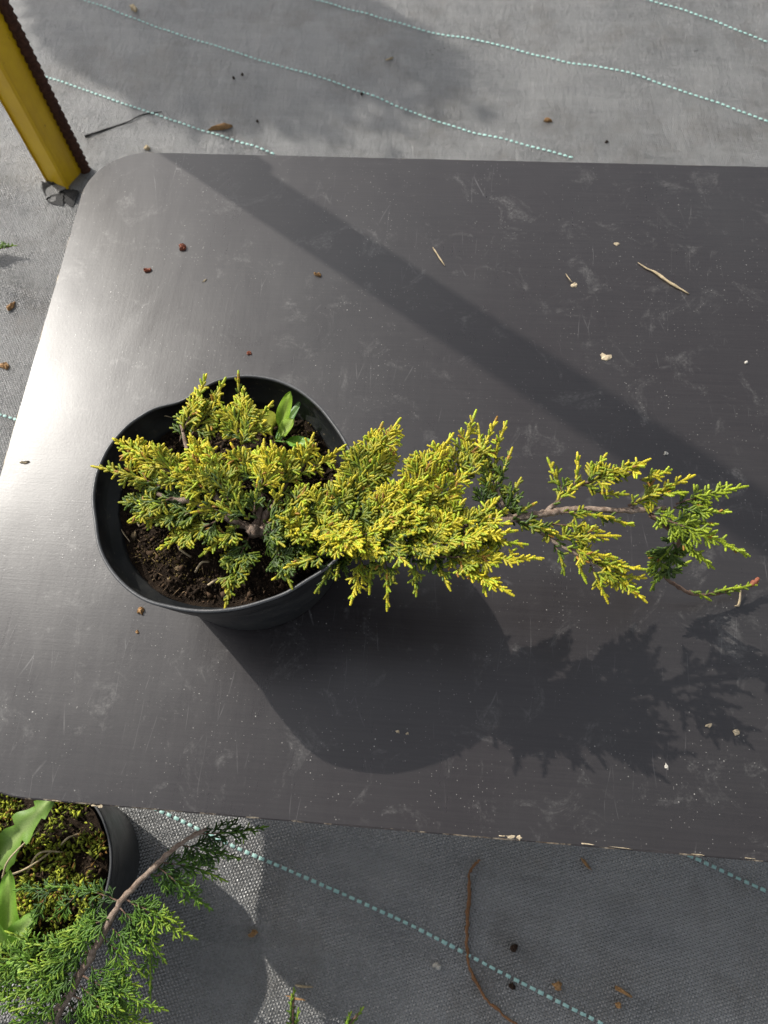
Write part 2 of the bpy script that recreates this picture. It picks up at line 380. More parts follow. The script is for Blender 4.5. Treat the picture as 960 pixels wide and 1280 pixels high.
# ------------------------------------------------------------------ table: film-faced board on timber legs
def rounded_outline(x0, x1, y0, y1, r):
    """r: radii of corners (x0,y0), (x1,y0), (x1,y1), (x0,y1)"""
    o = []
    for (cx, cy, sx, sy, a0, rr) in ((x0, y0, 1, 1, 180, r[0]), (x1, y0, -1, 1, 270, r[1]), (x1, y1, -1, -1, 0, r[2]), (x0, y1, 1, -1, 90, r[3])):
        for k in range(13):
            a = math.radians(a0 + 90 * k / 12); o.append((cx + sx * rr + rr * math.cos(a), cy + sy * rr + rr * math.sin(a)))
    return np.array(o)
table = thing('low_table', BO - [0, 0, ZB], 'dark grey brown film faced board with rounded corners set up as a low table top', 'table')
X0, X1, Y0, Y1 = -0.400, 0.86, -0.006, 0.658
ol = rounded_outline(X0, X1, Y0, Y1, (0.095, 0.06, 0.06, 0.064))
dense = []
for i in range(len(ol)):
    a, b = ol[i], ol[(i + 1) % len(ol)]; n = max(1, int(np.linalg.norm(b - a) / 0.006))
    dense += [a + (b - a) * k / n for k in range(n)]
dense = np.array(dense); nd = len(dense)
tn = np.roll(dense, -1, 0) - np.roll(dense, 1, 0); tn /= np.linalg.norm(tn, axis=1)[:, None]; inn = np.stack([-tn[:, 1], tn[:, 0]], 1)
wear = np.array([0.0009 + 0.0010 * max(0, noise.noise(Vector((p[0] * 30, p[1] * 30, 2.2)))) + 0.0006 * max(0, noise.noise(Vector((p[0] * 110, p[1] * 110, 7)))) for p in dense])
rings = [(dense + inn * (wear[:, None]), ZB), (dense, ZB - 0.0011), (dense, ZB - 0.018), (dense + inn * .002, ZB - 0.0185)]
# film top surface and the underside
tz = lambda z: np.full((nd, 1), z)
V = np.vstack([np.hstack([rings[0][0], tz(ZB)]), np.hstack([rings[3][0], tz(ZB - 0.0185)])])
mesh('board_panel', V, [tuple(range(nd)), tuple(range(nd, 2 * nd))[::-1]], MAT['board'], table, smooth=False)
# the board material uses coordinates from the board corner
V = np.vstack([np.hstack([r, tz(z)]) for r, z in rings])
fs = []
for i in range(3):
    for k in range(nd):
        b = (k + 1) % nd; fs.append((i * nd + k, i * nd + b, (i + 1) * nd + b, (i + 1) * nd + k)[::-1])
mesh('plywood_edge', V, fs, MAT['edge'], table, smooth=False)
for x, y in ((-0.30, 0.11), (-0.30, 0.56), (0.76, 0.09), (0.76, 0.57)):
    v, f = box((x, y, (ZB - 0.0185) / 2), (0.045, 0.045, ZB - 0.0185)); mesh('leg', v, f, MAT['timber'], table, smooth=False)
def chip(name, px, py, sx, sy, h, mat, parent=None, yaw=0.0, z=None, seed=0):
    """an irregular little flake lying on a surface"""
    z0 = ZB if z is None else z; c = at(px, py, z0); r = np.random.default_rng(seed + int(px * 7 + py)); n = 9; V = []
    for k, (rr, hh) in enumerate(((1.0, -0.0002), (0.92, h * 0.6), (0.55, h))):
        for i in range(n):
            a = 2 * math.pi * i / n; w = rr * (0.45 + 0.75 * np.random.default_rng(seed + i + int(px)).random())
            x, y = sx / 2 * w * math.cos(a), sy / 2 * w * math.sin(a)
            V.append(c + [x * math.cos(yaw) - y * math.sin(yaw), x * math.sin(yaw) + y * math.cos(yaw), hh * (1 + .5 * r.uniform(-1, 1)) if k else hh])
    V.append(c + [0, 0, h * 1.05]); f = grid_faces(3, n, True) + [(2 * n + i, 2 * n + (i + 1) % n, 3 * n) for i in range(n)]
    return mesh(name, V, f, mat, parent, loc=None if parent is not None else c, smooth=False)
for k, (px, py, sx, sy) in enumerate(((638, 1047, .009, .003), (649, 1048, .006, .0042), (628, 1046, .005, .0016), (733, 1056, .013, .0012), (778, 1061, .020, .0009), (872, 1069, .012, .0008), (938, 1074, .010, .0008), (118, 1008, .007, .0018), (125, 1009, .004, .003), (70, 1002, .008, .0008))):
    chip('chipped_veneer', px, py - 1, sx, sy, .0008, MAT['flake'], table, -0.02, seed=k)

# ------------------------------------------------------------------ yellow post and ribbed bar
def prism(base, top, w, yaw, t0=0.0):
    V = []
    for p in (base, top):
        for dx, dy in ((-1, -1), (1, -1), (1, 1), (-1, 1)):
            for ex, ey in (((dx * .86, dy), (dx, dy * .86)) if dx * dy > 0 else ((dx, dy * .86), (dx * .86, dy))):
                x, y = ex * w / 2, ey * w / 2
                V.append(p + np.array([x * math.cos(yaw) - y * math.sin(yaw), x * math.sin(yaw) + y * math.cos(yaw), 0]))
    n = 8; f = [(k, (k + 1) % n, n + (k + 1) % n, n + k) for k in range(n)] + [tuple(range(n))[::-1], tuple(range(n, 2 * n))]
    return np.array(V), f
pb = at(83, 222, 0.0) ; pt = pb + np.array([0.003, 0.0, 0.30]) / 0.30 * 1.25
pb0 = pb - np.array([0.003, 0.0, 0.30]) / 0.30 * 0.03
post = thing('steel_post', pb, 'yellow painted square steel post standing through the ground fabric', 'post')
v, f = prism(pb0, pt, 0.046, math.radians(-23)); mesh('tube', v, f, MAT['yellow'], post, smooth=False)
v, f = prism(pt, pt + [0, 0, 0.004], 0.050, math.radians(-23)); mesh('end_cap', v, f, MAT['yellow'], post, smooth=False)
rb = at(109, 216, 0.0); rd = np.array([0.004, 0.0005, 0.30]) / 0.30
rp = [rb + rd * t for t in np.arange(-0.03, 0.66, 0.0022)]
rr = [0.0070 + 0.0017 * max(0, math.sin(i * 2 * math.pi / 5.0)) for i in range(len(rp))]
v, f = tube(rp, rr, 10); tag(mesh('reinforcing_bar', v, f, MAT['rust'], loc=rb), 'rusty ribbed steel bar standing beside the yellow post', 'steel bar')
# torn fabric flaps where the post goes through
for k, (px, py, L, W, yaw, lift) in enumerate(((72, 230, .040, .016, 1.9, .030), (98, 246, .045, .045, 2.95, .003), (80, 248, .04, .03, 3.3, .002), (112, 240, .035, .04, -0.4, .004), (66, 238, .03, .03, 2.6, .004))):
    b = at(px, py, 0.004); V = []; n = 7
    for i in range(n):
        t = i / (n - 1); w = W * (1 - t) ** 0.8
        for sgn in (-1, 0, 1):
            V.append(b + np.array([math.cos(yaw), math.sin(yaw), 0]) * L * t * (1 - .3 * t) + np.array([-math.sin(yaw), math.cos(yaw), 0]) * sgn * w / 2 + np.array([0, 0, lift * t ** 1.3 + (.004 * math.sin(k + 4 * t) if sgn == 0 else 0)]))
    mesh('fabric_flap', V, grid_faces(n, 3), MAT['tatter'], ground)

# ------------------------------------------------------------------ pots
def make_pot(label, group, cx, cy, zb, H, r_base, outline, soil_depth, seed, bc=None, offs=None):
    """outline: 144 rim radii around (cx, cy)"""
    root = thing('nursery_pot', (cx, cy, zb), label, 'plant pot', group)
    n = len(outline); TH = np.linspace(0, 2 * math.pi, n, endpoint=False)
    ca, sa = np.cos(TH), np.sin(TH); rc = np.array([cx, cy]); bc = rc if bc is None else np.array(bc)
    mean = outline.mean()
    def ring(z, inset=0.0, extra=0.0):
        s = (z - zb) / H; c = bc + (rc - bc) * s
        r = r_base + (mean - r_base) * s + (outline - mean) * s ** 2.2 - inset + extra
        return np.stack([c[0] + r * ca, c[1] + r * sa, np.full(n, z)], 1)
    w = 0.0016; top = zb + H
    prof = [(zb + .001, .006), (zb, .002), (zb + .004, 0), (zb + H * .35, 0), (zb + H * .7, 0), (top - .024, 0.0), (top - .0235, -.0022), (top - .010, -.0022), (top - .003, -.0022)]
    rs = [ring(z, i) for z, i in prof]
    inner = [(top - .003, w), (top - .022, w), (top - .0235, w + .0055), (top - .032, w + .006), (top - .06, w + .006), (zb + .003, w + .004)]
    V = np.vstack(rs); f = grid_faces(len(prof), n, True) + [tuple(range(n))[::-1]]
    mesh('wall', V, f, MAT['pot'], root)
    V = np.vstack([ring(z, i - .0022 if z > top - .023 else i - .0022) for z, i in inner]); f = [q[::-1] for q in grid_faces(len(inner), n, True)]
    mesh('inner_wall', V, f, MAT['pot'], root)
    lip = []
    for k in range(9):
        a = 2 * math.pi * k / 8
        dz = np.array([0.0004 * noise.noise(Vector((c_ * 6, s_ * 6, seed))) for c_, s_ in zip(ca, sa)])
        q = ring(top - .0017 + .0015 * math.sin(a), 0.0, .0008 + .0013 * math.cos(a)); q[:, 2] += dz; lip.append(q)
    V = np.vstack(lip); mesh('rim', V, grid_faces(9, n, True), MAT['potrim_glint'], root)
    # soil
    zs = top - soil_depth; nr = 34; V = []
    base = ring(zs, w + .0035)
    c3 = base.mean(0)
    for i in range(nr):
        t = i / (nr - 1); q = c3 + (base - c3) * t
        for k in range(n):
            p = q[k]; z = .0075 * noise.noise(Vector((p[0] * 45, p[1] * 45, seed))) + .0045 * noise.noise(Vector((p[0] * 120, p[1] * 120, seed + 3))) + .0016 * noise.noise(Vector((p[0] * 330, p[1] * 330, seed + 5)))
            q[k, 2] += z + 0.006 * (1 - t * t)
        V.append(q)
    SV = np.vstack(V); soil = mesh('soil', SV, grid_faces(nr, n, True), MAT['soil'], root)
    def top_at(x, y):
        d = np.argmin((SV[:, 0] - x) ** 2 + (SV[:, 1] - y) ** 2); return SV[d, 2]
    return root, soil, c3, base, top_at

ICO = None
def scatter(name, pts, sizes, cols, mat, parent, elong=1.0, seed=1, flat=False):
    """a heap of small irregular crumbs joined in one mesh"""
    r = np.random.default_rng(seed); n = len(pts)
    t = np.array([(1, 0, 0), (-1, 0, 0), (0, 1, 0), (0, -1, 0), (0, 0, 1), (0, 0, -1)], float)
    ft = np.array([(0, 2, 4), (2, 1, 4), (1, 3, 4), (3, 0, 4), (2, 0, 5), (1, 2, 5), (3, 1, 5), (0, 3, 5)])
    A = r.normal(size=(n, 3)); 
    if flat: A[:, 2] *= 0.25
    A /= np.linalg.norm(A, axis=1)[:, None]
    B = np.cross(A, r.normal(size=(n, 3))); B /= np.linalg.norm(B, axis=1)[:, None]; C = np.cross(A, B)
    s = np.asarray(sizes)[:, None, None]
    tt = t[None] * r.uniform(.6, 1.2, size=(n, 6, 1))
    V = pts[:, None, :] + s * (tt[..., 0:1] * A[:, None] * elong + tt[..., 1:2] * B[:, None] + tt[..., 2:3] * C[:, None] * .8)
    F = ft[None] + (np.arange(n) * 6)[:, None, None]
    return tag(mesh(name, V.reshape(-1, 3), F.reshape(-1, 3), mat, parent, smooth=False, col=np.repeat(cols, 6, axis=0)), kind='stuff')
def soil_litter(soil, c3, base, top_at, seed, n=2600, fibres=260):
    r = np.random.default_rng(seed)
    def rnd(m, inset=.96):
        k = r.integers(0, len(base), m); t = np.sqrt(r.random(m)) * inset
        p = c3 + (base[k] - c3) * t[:, None]; p[:, 2] = [top_at(x, y) for x, y in p[:, :2]]; return p
    p = rnd(n); sz = r.uniform(.0004, .0014, n) * r.choice([.7, 1, 1.7, 3.0], n, p=[.48, .39, .11, .02])
    g = r.random(n)[:, None]; c = np.array([.014, .009, .0055]) * (1 - g) + np.array([.095, .060, .035]) * g ** 1.6
    c[r.random(n) < .03] = (.16, .12, .07)
    p[:, 2] += sz * .35; scatter('crumbs', p, sz, c, MAT['crumb'], soil, 1.5, seed)
    p = rnd(fibres); p[:, 2] += .0012; c = np.array([.26, .18, .10]) * r.uniform(.12, 1.0, (fibres, 1)) ** 1.5
    scatter('fibres', p, r.uniform(.0002, .00055, fibres), c, MAT['crumb'], soil, 11.0, seed + 1, True)

RIM = 0.128
out_px = [(55, 450), (70, 370), (110, 290), (170, 222), (250, 172), (320, 155), (365, 137), (410, 103), (470, 77), (540, 65), (630, 75), (700, 100), (770, 150), (830, 220), (880, 300), (908, 360),
          (925, 440), (915, 535), (875, 620), (820, 680), (750, 722), (690, 762), (600, 795), (500, 820), (400, 825), (300, 810), (230, 793), (170, 755), (110, 690), (75, 620), (65, 540)]
ow = np.array([atb(90 + x / 2.526, 440 + y / 2.526, RIM)[:2] for x, y in out_px])
pc = (ow.max(0) + ow.min(0)) / 2
ang = np.arctan2(ow[:, 1] - pc[1], ow[:, 0] - pc[0]); rad = np.hypot(ow[:, 0] - pc[0], ow[:, 1] - pc[1]); od = np.argsort(ang)
NR = 144; TH = np.linspace(0, 2 * math.pi, NR, endpoint=False); TW = (TH + math.pi) % (2 * math.pi) - math.pi
outl = np.interp(TW, ang[od], rad[od], period=2 * math.pi)
for _ in range(2): outl = (np.roll(outl, 1) + 2 * outl + np.roll(outl, -1)) / 4
outl -= 0.0027
pot1, soil1, c1, base1, top1 = make_pot('black plastic pot with a dented rim standing on the board', None, pc[0], pc[1], ZB, RIM, 0.0765, outl, 0.030, 3.0, bc=(-0.155, 0.213))
soil_litter(soil1, c1, base1, top1, 5, 6500, 330)
def circ(r, s):
    return np.array([r * (1 + .012 * math.sin(2 * a + s) + .006 * math.sin(3 * a + 2 * s)) for a in TH])
pot2, soil2, c2, base2, top2 = make_pot('black plastic pot of moss and weeds half under the edge of the board', None, POT2[0], POT2[1], 0.004, 0.138, 0.066, circ(0.084, 1.0), 0.014, 8.0)
soil_litter(soil2, c2, base2, top2, 6, 2200, 200)
pot3, soil3, c3_, base3, top3 = make_pot('black plastic pot hidden beneath bright green juniper foliage', None, POT3[0], POT3[1], 0.004, 0.138, 0.066, circ(0.084, 2.2), 0.020, 9.0)
soil_litter(soil3, c3_, base3, top3, 7, 900, 100)

# ------------------------------------------------------------------ juniper foliage
def cord_template(sides=5):
    prof = [(0.0, .75), (.22, 1.0), (.30, .82), (.55, 1.0), (.63, .84), (.90, .74), (1.0, .30)]
    V = []; tt = []
    for i, (z, r) in enumerate(prof):
        for k in range(sides):
            a = 2 * math.pi * (k + .5 * (i % 2)) / sides; V.append((r * math.cos(a), r * math.sin(a), z)); tt.append(z)
    f = []
    for i in range(len(prof) - 1):
        for k in range(sides):
            a = i * sides + k; b = i * sides + (k + 1) % sides; c = (i + 1) * sides + k; d = (i + 1) * sides + (k + 1) % sides
            f += [(a, b, d), (a, d, c)]
    return np.array(V), np.array(f), np.array(tt)
CT = cord_template()
GREEN = np.array([.085, .140, .014]); DGREEN = np.array([.034, .066, .009]); GOLD = np.array([.62, .53, .030]); LIME = np.array([.45, .54, .032]); ORANGE = np.array([.42, .22, .035]); BLUEG = np.array([.095, .15, .045])
class Fol:
    def __init__(s, pal=0): s.P = []; s.D = []; s.L = []; s.R = []; s.C = []; s.W = []; s.pal = pal; s.hi = None
    def add(s, p, d, L, r, g):
        s.P.append(p); s.D.append(d); s.L.append(L); s.R.append(r)
        g = min(1.0, max(0.0, g + rng.normal() * .13))
        if s.pal == 0:
            hi = s.hi if s.hi is not None else (GOLD if rng.random() < .68 else LIME)
            c = DGREEN + (GREEN - DGREEN) * min(1, g * 3.2) if g < .3 else GREEN + (hi - GREEN) * ((g - .3) / .7)
            if g > .45 and rng.random() < .025: c = ORANGE * U(.6, 1.1)
            if g < .35 and rng.random() < .15: c = BLUEG
        else:
            lo, mid, hi = np.array([.024, .060, .010]), np.array([.10, .21, .020]), np.array([.34, .46, .045])
            c = lo + (mid - lo) * g * 2 if g < .5 else mid + (hi - mid) * (g - .5) * 2
        s.C.append(c * U(.82, 1.15))
    def build(s, name, parent, mat):
        P, D, L, R, C = map(np.array, (s.P, s.D, s.L, s.R, s.C)); n = len(P)
        ref = rng.normal(size=(n, 3)); X = np.cross(D, ref); X /= np.linalg.norm(X, axis=1)[:, None]; Y = np.cross(D, X)
        T, Ft, tt = CT
        V = P[:, None] + T[None, :, 0:1] * (R[:, None] * X)[:, None] + T[None, :, 1:2] * (R[:, None] * Y)[:, None] + T[None, :, 2:3] * (L[:, None] * D)[:, None]
        F = Ft[None] + (np.arange(n) * len(T))[:, None, None]
        col = C[:, None, :] * (0.82 + 0.30 * tt)[None, :, None]
        return mesh(name, V.reshape(-1, 3), F.reshape(-1, 3), mat, parent, col=col.reshape(-1, 3))
NUB = [1.08]
def twig(F, p, d, n, L, g, lvl, step=.0020, thin=1.0):
    F.add(p, d, L, .00092 * thin * NUB[0], g)
    if L < .0050: return
    m = max(2, int(L / step)); side = rng.choice([-1, 1]); sx = np.cross(n, d)
    for i in range(1, m + 1):
        t = i / (m + .6); q = p + d * (L * t)
        l = min(L * .60 * (1 - t) + .0028, .0105) * U(.8, 1.2); a = U(.42, .78)
        dd = unit(d * math.cos(a) + side * sx * math.sin(a) + n * U(-.22, .26))
        gg = g + .12 * t + .06
        if lvl > 0 and l > .0058: twig(F, q, dd, n, l, gg, lvl - 1, step, thin)
        else: F.add(q, dd, l, .00088 * thin * NUB[0], gg)
        side = -side
def spray(plant, base, tip, width=.42, gold=.6, pal=0, nrm=None, bend=.0, step=.0038, thin=1.0, wood=True, lvl=1, droop=0.0, mat='leaf', bark='bark_dark', mids=None, rw=None, tstep=.0020, hi=None):
    base = np.asarray(base, float); tip = np.asarray(tip, float); L = np.linalg.norm(tip - base)
    d0 = unit(tip - base)
    n = unit(np.array([U(-.35, .35), U(-.35, .35), 1.0]) if nrm is None else nrm); n = unit(n - d0 * np.dot(n, d0)); sx = np.cross(n, d0)
    k = bend * L + U(-.05, .05) * L; lift = .05 * L * U(-.5, 1.2)
    if mids is None:
        path = np.array([base + (tip - base) * t + sx * k * math.sin(math.pi * t) + n * lift * math.sin(math.pi * t) - np.array([0, 0, droop * L * t * t]) for t in np.linspace(0, 1, 13)])
    else: path = smooth_path([base] + [np.asarray(q) for q in mids] + [tip], 6)
    seg = np.r_[0, np.cumsum(np.linalg.norm(np.diff(path, axis=0), axis=1))]; L = seg[-1]
    gold = gold + rng.normal() * .07
    F = Fol(pal); F.hi = hi; pt = lambda s: np.array([np.interp(s, seg, path[:, j]) for j in range(3)])
    side = rng.choice([-1, 1]); s = .06 * L
    while s < L * .985:
        t = s / L; p = pt(s); ax = unit(pt(min(L, s + .004)) - pt(max(0, s - .004)))
        nn = unit(n - ax * np.dot(n, ax)); sx = np.cross(nn, ax)
        prof = min(1.0, .35 + t / .28) * (1 - t) ** .75
        l2 = max(.0045, L * width * prof * U(.72, 1.22)); a = U(.52, .86) * (1 - .25 * t)
        dd = unit(ax * math.cos(a) + side * sx * math.sin(a) + nn * U(-.18, .24))
        gg = gold - .50 + .60 * t
        twig(F, p, dd, unit(nn + .25 * rng.normal(size=3)), min(l2, .030), gg, lvl, tstep, thin)
        if rng.random() < .55:
            F.add(p, unit(ax * .7 + nn * U(.3, .9) + sx * U(-.4, .4)), U(.003, .006), .0009 * thin * NUB[0], gg + .1)
        side = -side; s += step * U(.8, 1.2)
    # leafy cord along the outer half of the axis
    s = L * .35
    while s < L:
        p = pt(s); ax = unit(pt(min(L, s + .003)) - pt(max(0, s - .003))); F.add(p, ax, .0045, .00115 * thin * NUB[0], gold - .1 + .4 * s / L); s += .0032
    F.add(pt(L * .99), unit(path[-1] - path[-2]), .005, .001 * thin * NUB[0], gold + .25)
    o = F.build('foliage_spray', plant, MAT[mat])
    if wood:
        sl = np.linspace(0, L * .8, 9); r0 = rw or max(.0007, L * .014)
        v, f = tube([pt(q) for q in sl], [r0 * thin, r0 * .45 * thin], 6, .08); mesh('twig', v, f, MAT[bark], o)
    return o

JB = atb(318, 664, .098)
gold = thing('juniper_plant', JB, 'golden yellow creeping juniper with one long branch reaching past its pot across the board', 'juniper')
def branch(plant, pts, r0, r1, bark='bark', name='branch', sides=8, n=6):
    P = smooth_path(pts, n); m = len(P); P = P.copy(); P[1:-1] += rng.normal(size=(m - 2, 3)) * np.linspace(r0, r1, m - 2)[:, None] * .16
    rad = np.linspace(r0, r1, m) * (1 + .16 * np.maximum(0, rng.normal(size=m)))
    v, f = tube(P, rad, sides, .13); return mesh(name, v, f, MAT[bark], plant)
B = atb
branch(gold, [B(318, 664, .080), B(318, 664, .104), B(317, 663, .118), B(318, 662, .1235)], .0050, .0036, name='trunk', sides=10)
branch(gold, [B(318, 664, .112), B(372, 655, .122), B(430, 652, .130), B(500, 660, .134), B(570, 658, .132), B(640, 648, .128), B(683, 642, .127), B(713, 637, .127), B(783, 638, .124), B(832, 635, .121)], .0040, .0017, name='main_branch', n=8)
branch(gold, [B(318, 664, .112), B(290, 650, .122), B(262, 637, .128), B(238, 627, .131), B(208, 622, .132), B(190, 612, .132)], .0030, .0012)
branch(gold, [B(290, 650, .122), B(272, 622, .130), B(255, 604, .134), B(243, 592, .136)], .0026, .0012)
branch(gold, [B(318, 663, .114), B(326, 625, .124), B(318, 590, .130), B(303, 548, .132)], .0024, .0011)
branch(gold, [B(322, 660, .112), B(346, 625, .124), B(360, 600, .128), B(380, 580, .130)], .0024, .0011)
branch(gold, [B(255, 604, .134), B(236, 568, .136), B(226, 530, .138)], .0018, .0010)
branch(gold, [B(640, 648, .128), B(628, 632, .131), B(617, 595, .137), B(605, 560, .141)], .0016, .0010)
branch(gold, [B(660, 652, .127), B(693, 678, .124), B(740, 703, .119), B(770, 724, .114)], .0015, .0009)
branch(gold, [B(683, 640, .127), B(708, 618, .130), B(740, 601, .133), B(790, 590, .134)], .0016, .0009)
branch(gold, [B(783, 638, .124), B(806, 622, .126), B(840, 608, .127)], .0012, .0008)
branch(gold, [B(813, 643, .122), B(835, 660, .115), B(850, 672, .095), B(838, 698, .055), B(830, 717, .040), B(845, 732, .028), B(873, 744, .018), B(917, 738, .014), B(942, 729, .013)], .0017, .0011, bark='bark_dark')
S = [  # base px, height, tip px, height, width, gold
    # inside the pot, left
    (232, 602, .137, 146, 551, .143, .30, .86), (212, 612, .135, 121, 584, .142, .26, .80), (235, 628, .131, 155, 628, .126, .42, .30), (215, 622, .133, 166, 648, .134, .40, .62),
    (262, 640, .130, 168, 652, .130, .30, .62), (282, 646, .126, 202, 684, .122, .34, .58), (302, 655, .122, 255, 691, .124, .40, .74), (311, 672, .114, 282, 757, .122, .26, .42),
    (268, 622, .134, 222, 588, .140, .50, .90), (258, 605, .136, 205, 572, .140, .45, .88), (262, 608, .137, 240, 548, .146, .48, .92), (285, 625, .134, 262, 558, .146, .46, .85),
    (228, 540, .138, 256, 474, .150, .34, .86), (236, 548, .136, 279, 478, .148, .32, .78), (225, 552, .132, 236, 505, .140, .36, .62), (303, 560, .134, 304, 490, .148, .48, .86),
    (300, 552, .134, 276, 506, .146, .40, .92), (305, 556, .134, 337, 507, .145, .40, .74), (300, 500, .138, 298, 471, .146, .34, .70), (318, 600, .131, 292, 560, .141, .55, .72),
    (325, 620, .129, 330, 556, .143, .50, .88), (352, 612, .130, 340, 558, .144, .55, .94), (350, 620, .128, 366, 566, .142, .50, .82), (372, 602, .131, 390, 548, .144, .42, .86), (385, 592, .131, 427, 560, .140, .30, .72),
    (300, 640, .128, 285, 598, .136, .55, .55), (322, 650, .122, 300, 618, .132, .50, .36), (340, 650, .124, 352, 690, .122, .45, .34), (325, 672, .114, 372, 690, .118, .40, .30),
    # body of the plant, right of the trunk
    (355, 640, .128, 395, 608, .140, .50, .72), (370, 650, .130, 420, 618, .142, .50, .66), (405, 650, .132, 440, 600, .144, .48, .60), (425, 640, .134, 476, 534, .152, .34, .84), (440, 630, .134, 497, 528, .152, .36, .80),
    (458, 652, .136, 502, 602, .150, .46, .88), (485, 655, .136, 530, 600, .150, .46, .92), (505, 640, .136, 563, 547, .152, .34, .84), (530, 650, .136, 585, 590, .148, .40, .84),
    (566, 612, .138, 593, 519, .152, .26, .86), (580, 605, .140, 619, 527, .150, .22, .84), (626, 640, .130, 598, 536, .148, .20, .70), (618, 590, .139, 631, 533, .146, .24, .88), (622, 605, .138, 638, 566, .144, .34, .52), (632, 640, .130, 648, 604, .138, .50, .38), (600, 640, .134, 612, 600, .142, .46, .48),
    (360, 660, .128, 400, 672, .140, .50, .78), (350, 655, .128, 378, 640, .138, .50, .70), (380, 665, .130, 352, 648, .140, .45, .62), (390, 660, .130, 446, 668, .146, .44, .80), (378, 705, .124, 347, 721, .124, .38, .60), (410, 690, .128, 362, 708, .130, .40, .66),
    (430, 665, .132, 478, 690, .146, .45, .86), (452, 690, .130, 440, 749, .132, .30, .70), (480, 690, .132, 484, 756, .130, .28, .72), (420, 695, .128, 398, 735, .122, .36, .50), (465, 690, .130, 462, 735, .128, .34, .58),
    (480, 660, .134, 536, 640, .150, .42, .90), (500, 670, .134, 552, 690, .146, .38, .80), (515, 690, .134, 520, 738, .134, .34, .62), (520, 672, .136, 588, 652, .150, .36, .88), (506, 690, .138, 640, 664, .152, .22, .90),
    (545, 695, .136, 672, 698, .146, .20, .88), (560, 690, .134, 636, 741, .142, .28, .88), (540, 690, .132, 560, 732, .136, .34, .66), (590, 670, .134, 652, 680, .140, .28, .76), (590, 700, .132, 606, 738, .134, .34, .80), (575, 655, .136, 628, 640, .142, .34, .68),
    (640, 650, .130, 664, 632, .134, .44, .46), (645, 652, .128, 690, 664, .130, .36, .58), (430, 640, .132, 470, 618, .144, .5, .58), (520, 640, .134, 548, 612, .146, .48, .76),
    # the long branch, right
    (707, 620, .130, 687, 579, .136, .36, .66), (690, 632, .129, 724, 606, .134, .36, .78), (716, 612, .132, 722, 573, .140, .34, .86), (735, 604, .133, 754, 573, .142, .38, .86), (725, 608, .132, 800, 582, .142, .28, .90),
    (760, 600, .133, 806, 577, .142, .34, .90), (735, 612, .131, 778, 618, .134, .28, .74), (785, 632, .126, 862, 597, .134, .26, .86), (800, 600, .133, 832, 590, .138, .40, .84), (820, 622, .126, 852, 616, .130, .40, .74),
    (700, 640, .128, 760, 646, .130, .24, .76), (690, 655, .126, 744, 662, .128, .26, .72), (665, 655, .126, 705, 672, .126, .34, .70), (740, 642, .126, 785, 655, .126, .24, .70),
    (845, 630, .122, 928, 609, .126, .26, .68), (842, 634, .121, 906, 640, .122, .28, .66), (813, 644, .122, 931, 692, .120, .20, .68), (836, 650, .120, 890, 655, .120, .30, .66), (838, 664, .117, 887, 706, .112, .26, .74), (816, 642, .123, 850, 650, .124, .40, .66),
    (690, 676, .124, 768, 670, .128, .26, .84), (705, 684, .123, 764, 696, .125, .30, .84), (693, 680, .122, 704, 711, .120, .42, .56), (735, 700, .119, 800, 711, .122, .28, .86), (740, 703, .118, 803, 748, .114, .30, .86), (738, 706, .118, 757, 747, .114, .34, .86), (720, 694, .120, 730, 722, .118, .42, .80), (765, 722, .115, 800, 722, .116, .34, .84),
    # the low hanging tip close to the board
    (846, 673, .090, 812, 712, .050, .36, .46), (842, 690, .064, 816, 733, .040, .34, .50), (834, 715, .042, 858, 704, .046, .36, .58), (862, 738, .020, 884, 748, .016, .30, .62), (880, 744, .018, 920, 735, .018, .12, .66), (905, 741, .015, 942, 730, .014, .10, .60),
]
for (bx, by, bh, tx, ty, th, w, g) in S:
    spray(gold, B(bx, by, bh), B(tx, ty, th), w * 1.16, g, hi=np.array([.44, .54, .034]) if bx > 804 else None)
# lower, greener layer filling the mat of foliage
for k in range(46):
    t = U(0, 1); x = 345 + 290 * t; y = 650 + 14 * math.sin(3 * t) + U(-14, 34) * (1 - .4 * t); a = U(0, 2 * math.pi); L = U(38, 66) * (1 - .25 * t)
    spray(gold, B(x, y, .118), B(x + L * math.cos(a), y + L * .75 * math.sin(a), U(.112, .134)), .46, U(.18, .45))
for k in range(16):
    x = U(225, 345); y = U(585, 650); a = U(2.6, 5.2); L = U(36, 56)
    spray(gold, B(x, y, .119), B(x + L * math.cos(a), y + L * .8 * math.sin(a), U(.116, .130)), .46, U(.15, .45))
# upper sprays lying over the branches
for k in range(17):
    t = U(0, 1); x = 350 + 275 * t; y = 652 + 8 * math.sin(3 * t) + U(-16, 22); a = U(-1.1, 1.1) + (math.pi if rng.random() < .25 else 0); L = U(34, 58)
    spray(gold, B(x, y, .134), B(x + L * math.cos(a), y + L * math.sin(a), U(.142, .153)), .5, U(.55, .9))
for (x, y, x2, y2, g) in ((300, 650, 268, 630, .6), (282, 640, 246, 640, .7), (276, 628, 258, 602, .8), (318, 640, 322, 604, .6), (335, 640, 352, 612, .7), (330, 655, 358, 640, .5), (262, 636, 236, 612, .75), (312, 650, 296, 624, .5), (345, 650, 372, 664, .75), (330, 668, 352, 680, .5)):
    spray(gold, B(x, y, .127), B(x2, y2, .138), .55, g)
# dead brown tip
v, f = tube(smooth_path([B(936, 732, .013), B(944, 728, .014), B(948, 722, .015)], 5), [.0016, .0026, .0012], 7, .3); mesh('withered_tip', v, f, MAT['redbit'], gold)

